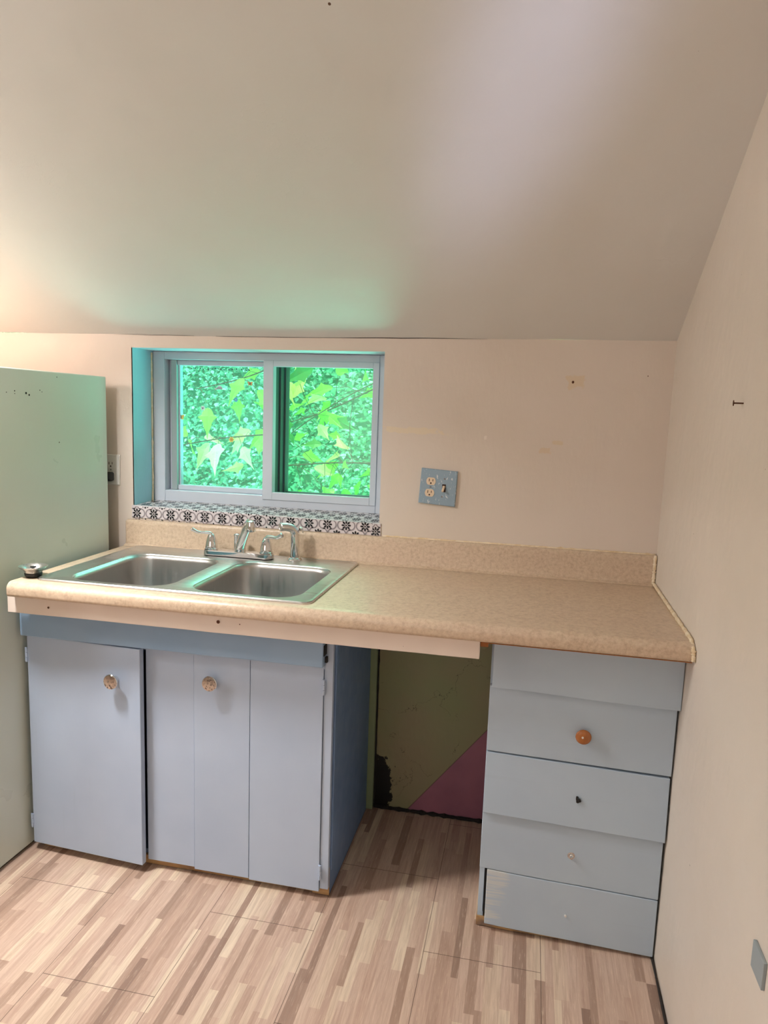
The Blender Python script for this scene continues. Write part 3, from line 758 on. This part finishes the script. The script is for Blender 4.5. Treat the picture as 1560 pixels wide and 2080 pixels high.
# strainer basket on the worktop's left corner
st = thing('sink_strainer', 'metal sink strainer basket with black rubber stopper on the worktop corner', 'strainer', (-1.826, -.545, .9))
c0 = (-1.826, -.556, .9003)
bm = bmesh.new(); lathe(bm, c0, (0, 0, 1), [(.0225, .0125), (.0240, .016), (.0295, .024), (.0385, .030), (.0400, .0325), (.0395, .0335), (.0375, .0325), (.029, .0265), (.022, .018), (.0, .0165)], 40)
obj('basket', bm, M['steel'], st, smooth='auto')
bm = bmesh.new(); lathe(bm, c0, (0, 0, 1), [(.0, .0), (.018, .0), (.0235, .005), (.0245, .0118), (.023, .0145), (.0, .0148)], 36); obj('rubber_stopper', bm, M['black'], st, smooth='auto')
bm = bmesh.new(); lathe(bm, c0, (0, 0, 1), [(.0045, .0166), (.0045, .027), (.0085, .0285), (.0088, .031), (.006, .032), (0, .032)], 20); obj('knob', bm, M['black'], st, smooth='auto')

# ================================================================== SINK CABINET
cb = thing('sink_cabinet', 'blue painted wooden cabinet with two doors under the sink', 'cabinet', (-1.41, -.27, 0))
cx0, cx1 = -1.885, -.915
bm = bmesh.new()
box(bm, cx0 + .01, cx0 + .028, -.495, -.012, .025, .855); box(bm, cx1 - .018, cx1, -.500, -.022, .0, .853)
box(bm, cx0 + .028, cx1 - .018, -.49, -.012, .03, .045)
box(bm, cx0 + .028, cx1 - .018, -.035, -.024, .045, .70)
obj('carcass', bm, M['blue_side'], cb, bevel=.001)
bm = bmesh.new(); box(bm, cx0 + .02, cx1 - .0005, -.498, -.478, .003, .0295); box(bm, cx1 - .05, cx1 + .0005, -.5035, -.4985, .003, .09)
rough_edge(bm, .002, 30)
obj('bottom_rail', bm, M['rawwood'], cb, label='bare wooden rail at the foot')
bm = rough_edge(bx(-1.886, -.9355, -.548, -.522, .712, .7985), .0012, 40)
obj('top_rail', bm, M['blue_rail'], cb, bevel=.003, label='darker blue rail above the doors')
bm = bmesh.new(); box(bm, cx0 + .03, cx1 - .022, -.520, -.503, .70, .85); obj('face_frame', bm, M['blue'], cb)
bm = bmesh.new(); box(bm, cx1 - .024, cx1 + .001, -.5175, -.503, .03, .85); obj('stile', bm, M['blue'], cb, bevel=.001)
# strip on the side panel near the front top
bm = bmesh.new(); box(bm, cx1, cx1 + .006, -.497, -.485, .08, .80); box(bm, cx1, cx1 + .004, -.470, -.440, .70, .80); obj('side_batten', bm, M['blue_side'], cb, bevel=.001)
bm = bmesh.new(); box(bm, -.9352, -.9290, -.530, -.5185, .722, .738); box(bm, -.9352, -.9330, -.545, -.519, .745, .775); obj('gap_shade_bits', bm, M['gap'], cb)  # near-black bits standing for shaded gaps at the rail's end
# left door stands slightly open, hinged on the left
def door(name, x0, x1, z0, z1, y, t, ang, hinge_x, label=None, mat='blue'):
    bm = bmesh.new(); box(bm, x0, x1, y - t, y, z0, z1)
    c, s = math.cos(ang), math.sin(ang)
    for v in bm.verts:
        dx, dy = v.co.x - hinge_x, v.co.y - y
        v.co.x = hinge_x + dx * c - dy * s; v.co.y = y + dx * s + dy * c
    return obj(name, bm, M[mat], cb, bevel=.0018, label=label)
ang = -math.radians(3.4)
ld = door('door', -1.882, -1.489, .026, .708, -.503, .020, ang, -1.882, 'left door standing slightly open')
bm = bmesh.new()
box(bm, -1.488, -1.334, -.5178, -.5035, .030, .706)
obj('centre_panel', bm, M['blue'], cb, bevel=.0012)
bm = bmesh.new(); box(bm, -1.3325, -1.159, -.5215, -.5035, .026, .709); box(bm, -1.1575, -.9405, -.5215, -.5035, .022, .709)
bm2 = bmesh.new()
rd = obj('door', bm, M['blue'], cb, bevel=.0012, label='right door made of two boards')
def chrome_knob(parent, c, d, r=.0228, hinge=None):
    bm = bmesh.new(); lathe(bm, c, d, [(.010, 0), (.009, .004), (.0075, .010), (.010, .016), (r - .002, .021), (r, .0235), (r, .0262), (r - .0015, .028)], 32, cap=True)
    k = obj('knob', bm, M['chrome'], parent, smooth='auto', label='round chrome knob with worn face')
    bm = bmesh.new(); cc = Vector(c) + Vector(d).normalized() * .0279; lathe(bm, cc, d, [(r - .0015, 0), (r - .0016, .0008), (r * .5, .0022), (0, .0026)], 32, cap=True)
    obj('knob_face', bm, M['worn_chrome'], k, smooth='auto'); return k
kx = -1.5725; ky = -.503 - .020 + math.sin(ang) * (kx + 1.882)
chrome_knob(ld, (kx, ky + .0002, .608), (math.sin(ang), -math.cos(ang), 0))
chrome_knob(rd, (-1.272, -.5213, .629), (0, -1, 0))
def hinge(parent, x, y, z, s=1):
    bm = bmesh.new(); box(bm, x - .006, x + .004, y - .002, y + .0008, z - .022, z + .022)
    for k in range(3): lathe(bm, (x, y - .003, z - .022 + .0150 * k), (0, 0, 1), [(.003, 0), (.003, .0138)], 10)
    h = obj('hinge', bm, M['blue'], parent, smooth='auto'); return h
hinge(ld, -1.884, -.5225, .645); hinge(ld, -1.884, -.5225, .10)
hinge(rd, -.9375, -.5225, .648); hinge(rd, -.9375, -.5225, .085)

# ================================================================== DRAWER CABINET
dc = thing('drawer_cabinet', 'pale blue wooden drawer cabinet with four drawers beside the right wall', 'cabinet', (-.24, -.27, 0))
dx0, dx1 = -.480, -.012
bm = bmesh.new()
box(bm, dx0, dx0 + .016, -.514, -.022, .030, .853); box(bm, dx1 - .022, dx1 - .004, -.508, -.022, .03, .853)
box(bm, dx0 + .016, dx1 - .022, -.50, -.03, .045, .06)
obj('carcass', bm, M['blue_h'], dc, bevel=.001)
bm = bmesh.new(); box(bm, dx0 - .002, dx1 - .004, -.518, -.03, .003, .0295); rough_edge(bm, .0015, 24)
obj('plinth', bm, M['rawwood'], dc, label='bare wooden plinth')
bm = bmesh.new(); box(bm, dx0 + .0165, dx1 - .0225, -.500, -.496, .06, .70); obj('drawer_gap_shade', bm, M['gap'], dc)  # near-black sheet behind the drawers, as shade for the gaps between them
def board(name, x0, x1, z0a, z1a, z0b, z1b, y, t, mat, label=None, tilt=0.0, parent=dc):
    """front board; z0a/z1a at left end, z0b/z1b at right; tilt pushes the bottom edge forward"""
    bm = bmesh.new(); vs = box(bm, x0, x1, y - t, y, 0, 1)
    for v in bm.verts:
        l = abs(v.co.x - x0) < 1e-6; zt = v.co.z > .5
        if not zt: v.co.y -= tilt
        v.co.z = (z1a if zt else z0a) if l else (z1b if zt else z0b)
    rough_edge(bm, .0010, 30)
    return obj(name, bm, M[mat], parent, bevel=.0018, label=label)
board('top_rail', -.474, .0 - .006, .712, .8535, .702, .8535, -.533, .018, 'blue_h', 'wide rail under the worktop')
d1 = board('drawer', -.4795, -.010, .529, .7105, .519, .7015, -.516, .018, 'blue_h', 'top drawer with an orange wooden knob')
d2 = board('drawer', -.4795, -.012, .356, .525, .341, .513, -.516, .018, 'blue_h', 'second drawer with a broken knob stub', tilt=.010)
d3 = board('drawer', -.4800, -.014, .188, .3545, .174, .3395, -.516, .018, 'blue_h', 'third drawer with a bare screw for a knob')
d4 = board('drawer', -.4590, -.014, .022, .1855, .008, .171, -.516, .018, 'worn_blue', 'bottom drawer with streaked worn paint at its left end')
# side edge strip and near-black strip for the shaded notch left of the bottom drawer
bm = bmesh.new(); box(bm, -.4795, -.4660, -.520, -.5145, .045, .186); obj('edge_strip', bm, M['blue_h'], dc, bevel=.001)
bm = bmesh.new(); box(bm, -.4655, -.4592, -.5155, -.512, .045, .186); obj('gap_shade_strip', bm, M['gap'], dc)
# knobs
bm = bmesh.new(); lathe(bm, (-.234, -.5342, .605), (0, -1, 0), [(.010, 0), (.009, .005), (.0125, .009), (.0185, .013), (.0200, .0165), (.0185, .020), (.010, .0222), (0, .0228)], 32)
k = obj('knob', bm, M['knobwood'], d1, smooth=True, label='round orange wooden knob')
bm = bmesh.new(); lathe(bm, (-.2365, -.5568, .606), (0, -1, 0), [(.0028, 0), (.0028, .0009), (0, .0011)], 14); obj('screw_cap', bm, M['whiteplastic'], k, smooth='auto')
bm = bmesh.new()
for k_ in range(10):
    p = Vector((-.2345 + random.uniform(-.005, .005), -.541 + random.uniform(-.003, .001), .427 + random.uniform(-.007, .007)))
    s = random.uniform(.0025, .0045); r_ = bmesh.ops.create_icosphere(bm, subdivisions=1, radius=s); bmesh.ops.translate(bm, verts=r_['verts'], vec=p)
obj('broken_knob_stub', bm, M['gap'], d2, label='dark splintered stub of a broken knob')
bm = bmesh.new(); lathe(bm, (-.241, -.5338, .263), (0, -1, 0), [(.010, 0), (.0095, .0015), (.006, .002), (.0058, .006), (.0035, .007), (.0033, .014), (0, .0145)], 18)
obj('knob_screw', bm, M['chrome'], d3, smooth='auto', label='bare metal screw and washer')
bm = bmesh.new(); lathe(bm, (-.244, -.5338, .087), (0, -1, 0), [(.0035, 0), (.003, .004), (0, .0045)], 12); obj('knob_screw', bm, M['whiteplastic'], d4, smooth='auto')

# ================================================================== REFRIGERATOR
fr_ = thing('refrigerator', 'tall white enamel refrigerator seen from its side at the left of the cabinets', 'refrigerator', (-2.25, -.42, 0))
def skew(bm):
    for v in bm.verts: v.co.x -= .0346 * (-v.co.y - .3) * .6
    return bm
fx1 = -1.898
bm = bmesh.new(); box(bm, -2.60, fx1, -.72, -.066, .012, 1.508); rough = skew(bm)
obj('body', bm, M['fridge'], fr_, bevel=.003, label='white enamel body with small black holes and chips')
bm = bmesh.new(); box(bm, -2.60, fx1 - .003, -.790, -.727, .06, 1.03); d_a = obj('door', skew(bm), M['fridge'], fr_, bevel=.01)
bm = bmesh.new(); box(bm, -2.60, fx1 - .003, -.790, -.727, 1.045, 1.506); d_b = obj('door', skew(bm), M['fridge'], fr_, bevel=.01)
for d_, z0, z1 in ((d_a, .7, 1.0), (d_b, 1.08, 1.3)):
    bm = bmesh.new(); tube(bm, spline([(-2.55, -.792, z0), (-2.55, -.825, z0 + .03), (-2.55, -.825, z1 - .03), (-2.55, -.792, z1)], 6), .009, 12); obj('handle', skew(bm), M['fridge'], d_, smooth=True)
bm = bmesh.new(); box(bm, -2.58, fx1 - .012, -.71, -.08, .0, .0118); obj('base', skew(bm), M['black'], fr_)
bm = bmesh.new()
fxp = lambda y: fx1 - .0346 * (-y - .3) * .6
for (y, z, r_) in ((-.545, 1.437, .0015), (-.512, 1.442, .002), (-.512, 1.434, .0014), (-.465, 1.437, .0035), (-.452, 1.432, .003), (-.405, 1.448, .0017), (-.396, 1.443, .0014), (-.325, 1.492, .0016)):
    bm = bmesh.new(); lathe(bm, (fxp(y) - .001, y, z), (1, 0, 0), [(r_, 0), (r_, .0014)], 10); obj('screw_hole', bm, M['gap'], fr_)

# ================================================================== OUTLETS
def recept(parent, cx, cz, y, mat, s=1.0, rot=0.0, n=20):
    c, sn = math.cos(rot), math.sin(rot)
    def T(u, v): return (cx + (u * c - v * sn) * s, cz + (u * sn + v * c) * s)
    bm = bmesh.new(); pts = []
    for k in range(36):
        a = 2 * PI * k / 36; u = .0170 * math.cos(a); v = max(-.0135, min(.0135, .0170 * math.sin(a))); pts.append(T(u, v))
    for yy0, yy1, sc in ((y, y - .0016, 1),):
        A = [bm.verts.new((p[0], yy0, p[1])) for p in pts]; B = [bm.verts.new((p[0], yy1, p[1])) for p in pts]
        for i in range(36): bm.faces.new((A[i - 1], A[i], B[i], B[i - 1]))
        bm.faces.new(B); bm.faces.new(list(reversed(A)))
    bmesh.ops.recalc_face_normals(bm, faces=bm.faces)
    o = obj('receptacle', bm, mat, parent)
    bm = bmesh.new()
    def quad(u0, u1, v0, v1, yy):
        ps = [T(u0, v0), T(u1, v0), T(u1, v1), T(u0, v1)]
        A = [bm.verts.new((p[0], y - .0015, p[1])) for p in ps]; B = [bm.verts.new((p[0], yy, p[1])) for p in ps]
        for i in range(4): bm.faces.new((A[i - 1], A[i], B[i], B[i - 1]))
        bm.faces.new(B)
    quad(-.0078, -.0053, -.0010, .0085, y - .0020); quad(.0053, .0076, .0000, .0080, y - .0020)
    p = T(0, -.0070); lathe(bm, (p[0], y - .0015, p[1]), (0, -1, 0), [(.0030 * s, 0), (.0030 * s, .0006)], 12)
    obj('slots', bm, M['slot'], o)
    return o
wp = thing('switch_plate', 'blue painted double wall plate with two sockets and a toggle switch', 'outlet', (-.707, 0, 1.175))
th = -.045
bm = bmesh.new()
cs = [(-.765, 1.2375), (-.6435, 1.2305), (-.6480, 1.1115), (-.7720, 1.1195)]
def quadplate(bm, cs, y0, y1, ins):
    mx = sum(c[0] for c in cs) / 4; mz = sum(c[1] for c in cs) / 4
    rr = []
    for y, s in ((y0, 1), (y1 + .003, 1), (y1, ins)): rr.append([Vector((mx + (a - mx) * s, y, mz + (b - mz) * s)) for a, b in cs])
    ring_bridge(bm, rr, True, True, True); bmesh.ops.recalc_face_normals(bm, faces=bm.faces)
quadplate(bm, cs, -.0003, -.0100, .965)
obj('plate', bm, M['plate'], wp, bevel=.0006)
recept(wp, -.7315, 1.1945, -.0100, M['ivory'], .92, th); recept(wp, -.7350, 1.1555, -.0100, M['ivory'], .92, th)
bm = bmesh.new(); box(bm, -.6935, -.6815, -.0112, -.0098, 1.1600, 1.1860); tg = obj('switch_slot', bm, M['slot'], wp)
bm = bmesh.new(); tube(bm, [(-.6875, -.0100, 1.1790), (-.6885, -.0160, 1.1725), (-.6905, -.0235, 1.1625)], [(.0036, .0046), (.0034, .0042), (.0030, .0036)], 12); obj('toggle', bm, M['ivory'], wp, smooth='auto')
for (a, b) in ((-.6865, 1.2040), (-.6930, 1.1440), (-.7330, 1.1750)):
    bm = bmesh.new(); lathe(bm, (a, -.0100, b), (0, -1, 0), [(.0030, 0), (.0028, .0009), (0, .0012)], 14); obj('screw', bm, M['screw'], wp)
wo = thing('wall_outlet', 'white double socket on the wall behind the refrigerator edge', 'outlet', (-1.917, 0, 1.175))
bm = bmesh.new(); cs = [(-1.954, 1.2315), (-1.882, 1.2305), (-1.885, 1.1180), (-1.957, 1.119)]; quadplate(bm, cs, -.0003, -.007, .95)
obj('plate', bm, M['whiteplastic'], wo, bevel=.0006)
recept(wo, -1.918, 1.1945, -.0070, M['whiteplastic'], 1.0); recept(wo, -1.919, 1.1545, -.0070, M['whiteplastic'], 1.0)
bm = bmesh.new(); lathe(bm, (-1.9185, -.0070, 1.1745), (0, -1, 0), [(.0028, 0), (.0026, .0009), (0, .0012)], 14); obj('screw', bm, M['screw'], wo)
pl = thing('power_plug', 'black plug and cord in the white socket beside the refrigerator', 'plug', (-1.918, -.02, 1.155))
bm = bmesh.new(); ring_bridge(bm, [[Vector((p.x, y, p.y)) for p in rrect(-1.918 - w, -1.918 + w, 1.150 - h, 1.150 + h, .006, 0, 4)] for y, w, h in ((-.0092, .013, .016), (-.022, .0135, .017), (-.032, .011, .013), (-.036, .007, .008))], True, True, True)
bmesh.ops.recalc_face_normals(bm, faces=bm.faces); obj('plug_body', bm, M['black'], pl, smooth='auto')
bm = bmesh.new(); tube(bm, spline([(-1.918, -.030, 1.146), (-1.9195, -.034, 1.125), (-1.925, -.034, 1.10), (-1.936, -.034, 1.06), (-1.945, -.035, .9), (-1.95, -.035, .5), (-1.955, -.035, .12)], 8), .0042, 10); obj('cord', bm, M['black'], pl, smooth=True)

# nail and bracket on the right wall
def wx(y, z): return -.0065 * (-y) + .0067 * (z - .9)
nl = bmesh.new(); yn, zn = -.806, 1.457; xw = wx(yn, zn)
lathe(nl, (xw, yn, zn), (-1, .12, 0), [(.0016, -.002), (.0016, .017), (.0058, .0175), (.0058, .019), (0, .0195)], 14)
tag(obj('nail', nl, M['rust'], smooth='auto', loc=(xw, yn, zn)), 'rusty nail sticking out of the right wall', 'nail')
bm = bmesh.new(); xw = wx(-1.23, .585)
box(bm, xw - .006, xw - .0002, -1.275, -1.222, .556, .602)
tag(obj('wall_bracket', bm, M['bracket'], bevel=.001, loc=(xw, -1.24, .58)), 'grey metal bracket low on the right wall at the photo edge', 'bracket')
bm = bmesh.new(); r_ = bmesh.ops.create_icosphere(bm, subdivisions=2, radius=.004); bmesh.ops.scale(bm, vec=(1, .5, 1.1), verts=bm.verts); bmesh.ops.translate(bm, verts=bm.verts, vec=(-.2945, -.001, 1.531))
tag(obj('wall_plug', bm, M['rust'], loc=(-.2945, 0, 1.531)), 'small brown wall plug in a filler patch right of the window', 'wall plug')

# ================================================================== GARDEN
def hill_z(x, y): return -.6 + max(0, y - 1.6) * 1.15 + .35 * noise.noise(Vector((x * .5, y * .5, 0)))
bm = bmesh.new(); G = []
for j in range(29):
    y = .35 + (9.5 - .35) * j / 28; G.append([bm.verts.new((-9 + 12.5 * i / 40, y, hill_z(-9 + 12.5 * i / 40, y) if y > 1.2 else -.6)) for i in range(41)])
for a, b in zip(G, G[1:]):
    for i in range(40): bm.faces.new((a[i], a[i + 1], b[i + 1], b[i]))
o = obj('ground', bm, M['soil'], smooth=True); struct(o, 'green hillside rising behind the window')
def leaf(bm, c, d, up, L, W, mi=0, shape='oval'):
    d = d.normalized(); s = d.cross(up)
    if s.length < 1e-4: s = d.orthogonal()
    s.normalize(); n = s.cross(d)
    if shape == 'oval':
        pr = [(0, 0), (.28, .42), (.6, .42), (1, 0)]
        left = [(t, w) for t, w in pr[1:3]]
        v0 = bm.verts.new(c); v3 = bm.verts.new(c + d * L - n * .12 * L)
        Lf = [bm.verts.new(c + d * L * t + s * W * w + n * .10 * L) for t, w in left]; Rf = [bm.verts.new(c + d * L * t - s * W * w + n * .10 * L) for t, w in left]
        bm.faces.new((v0, Lf[0], Lf[1], v3)).material_index = mi; bm.faces.new((v0, v3, Rf[1], Rf[0])).material_index = mi
    else:   # lobed maple
        out = [(0, 0), (.08, .22), (.20, .34), (.30, .40), (.42, .66), (.52, .40), (.62, .30), (.78, .24), (.92, .10), (1.2, 0)]
        ctr = bm.verts.new(c + d * L * .35)
        A = [bm.verts.new(c + d * L * t + s * W * w * .50 + n * (.10 * w * L - .16 * t * t * L)) for t, w in out]
        B = [A[0]] + [bm.verts.new(c + d * L * t - s * W * w * .50 + n * (.10 * w * L - .16 * t * t * L)) for t, w in out[1:-1]] + [A[-1]]
        for i in range(len(A) - 1):
            bm.faces.new((ctr, A[i + 1], A[i])).material_index = mi; bm.faces.new((ctr, B[i], B[i + 1])).material_index = mi
rnd = random.Random(3)
def rv(): return Vector((rnd.gauss(0, 1), rnd.gauss(0, 1), rnd.gauss(0, 1))).normalized()
bm = bmesh.new()
for k in range(60000):
    x = rnd.uniform(-6.5, -.2); y = rnd.uniform(1.8, 5.6)
    if abs(x + 1.2 + y * .45) > 1.5 + .3 * y: continue
    clump = noise.noise(Vector((x * 1.6, y * 1.6, 5.0)))
    c = Vector((x, y, hill_z(x, y) + abs(rnd.gauss(0, .10)) + .22 * max(0, clump)))
    d = (rv() + Vector((0, -.6, -.1))); L = rnd.uniform(.020, .050) * (1 + .25 * y / 5)
    leaf(bm, c, d, Vector((0, -.5, .9)), L, L * .85, 1 if rnd.random() < .32 + .3 * clump else 0)
tag(obj('groundcover', bm, [M['ivy'], M['ivy2']], loc=(-3, 3, 0)), 'dense teal green leafy groundcover on the hillside outside the window', 'groundcover', kind='stuff')
def branch(name, label, path, rads, nl, spread, sizes, mix, seed, droop=-.4):
    rn = random.Random(seed); P = spline(path, 8)
    t = thing(name, label, 'branch', P[0])
    bm = bmesh.new(); rr = [rads[0] + (rads[1] - rads[0]) * i / (len(P) - 1) for i in range(len(P))]; tube(bm, P, rr, 8)
    bl = bmesh.new()
    for k in range(nl):
        i = rn.randrange(1, len(P)); p = P[i]
        off = Vector((rn.gauss(0, 1), rn.gauss(0, .5), rn.gauss(0, .8))).normalized() * rn.uniform(.3, 1) * spread
        q = p + off
        mid = (p + q) / 2 + Vector((0, 0, .02)); tube(bm, [p, mid, q], [.0018, .0014, .001], 4, cap=False)
        s = rn.uniform(*sizes); d = (off.normalized() + Vector((rn.gauss(0, .4), rn.gauss(0, .4), droop)))
        m = rn.random(); mi = 0 if m < mix[0] else (1 if m < mix[0] + mix[1] else 2)
        leaf(bl, q, d, Vector((rn.gauss(0, .4), -1.0, rn.gauss(.3, .4))), s, s * 1.05, mi, 'maple')
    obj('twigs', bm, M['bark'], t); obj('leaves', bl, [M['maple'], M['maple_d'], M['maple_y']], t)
branch('tree_branch', 'leafy branch with broad green leaves hanging across the right pane', [(-.30, 1.3, 1.95), (-.75, 1.2, 1.72), (-1.12, 1.1, 1.56), (-1.40, 1.05, 1.42), (-1.60, 1.0, 1.35)], (.006, .002), 44, .24, (.07, .17), (.72, .14), 11)
branch('tree_branch', 'drooping green branch low across the right pane', [(-.55, 1.5, 1.20), (-1.00, 1.4, 1.15), (-1.45, 1.35, 1.14), (-1.80, 1.3, 1.10)], (.006, .003), 44, .26, (.07, .17), (.8, .08), 5)
branch('tree_branch', 'bright green leaf spray reaching into the top right of the left pane', [(-1.55, .95, 1.66), (-1.78, .9, 1.56), (-2.02, .88, 1.50)], (.004, .002), 9, .13, (.09, .17), (.85, .0), 23)
branch('tree_branch', 'pale and yellow edged leaf spray across the middle of the left pane', [(-1.60, .85, 1.30), (-1.85, .8, 1.27), (-2.10, .8, 1.22)], (.004, .002), 9, .11, (.09, .16), (.5, .0), 31)
t = thing('tree_branch', 'thin twig with two dark shaded leaves in the middle of the right pane', 'branch', (-1.02, .7, 1.62))
bm = bmesh.new(); tube(bm, spline([(-.98, .72, 1.60), (-1.18, .70, 1.50), (-1.36, .70, 1.39), (-1.47, .70, 1.31)], 6), .0022, 6)
tube(bm, spline([(-1.18, .70, 1.50), (-1.20, .70, 1.36), (-1.19, .71, 1.22)], 6), .0014, 5); tube(bm, spline([(-1.36, .70, 1.39), (-1.40, .69, 1.46), (-1.43, .69, 1.53)], 6), .0014, 5)
obj('twigs', bm, M['bark'], t)
bl = bmesh.new()
for (p, d, L) in (((-1.50, .70, 1.39), (.15, -.1, -1), .11), ((-1.37, .69, 1.60), (-1, -.1, -.45), .14), ((-1.47, .70, 1.31), (.2, 0, -1), .05)):
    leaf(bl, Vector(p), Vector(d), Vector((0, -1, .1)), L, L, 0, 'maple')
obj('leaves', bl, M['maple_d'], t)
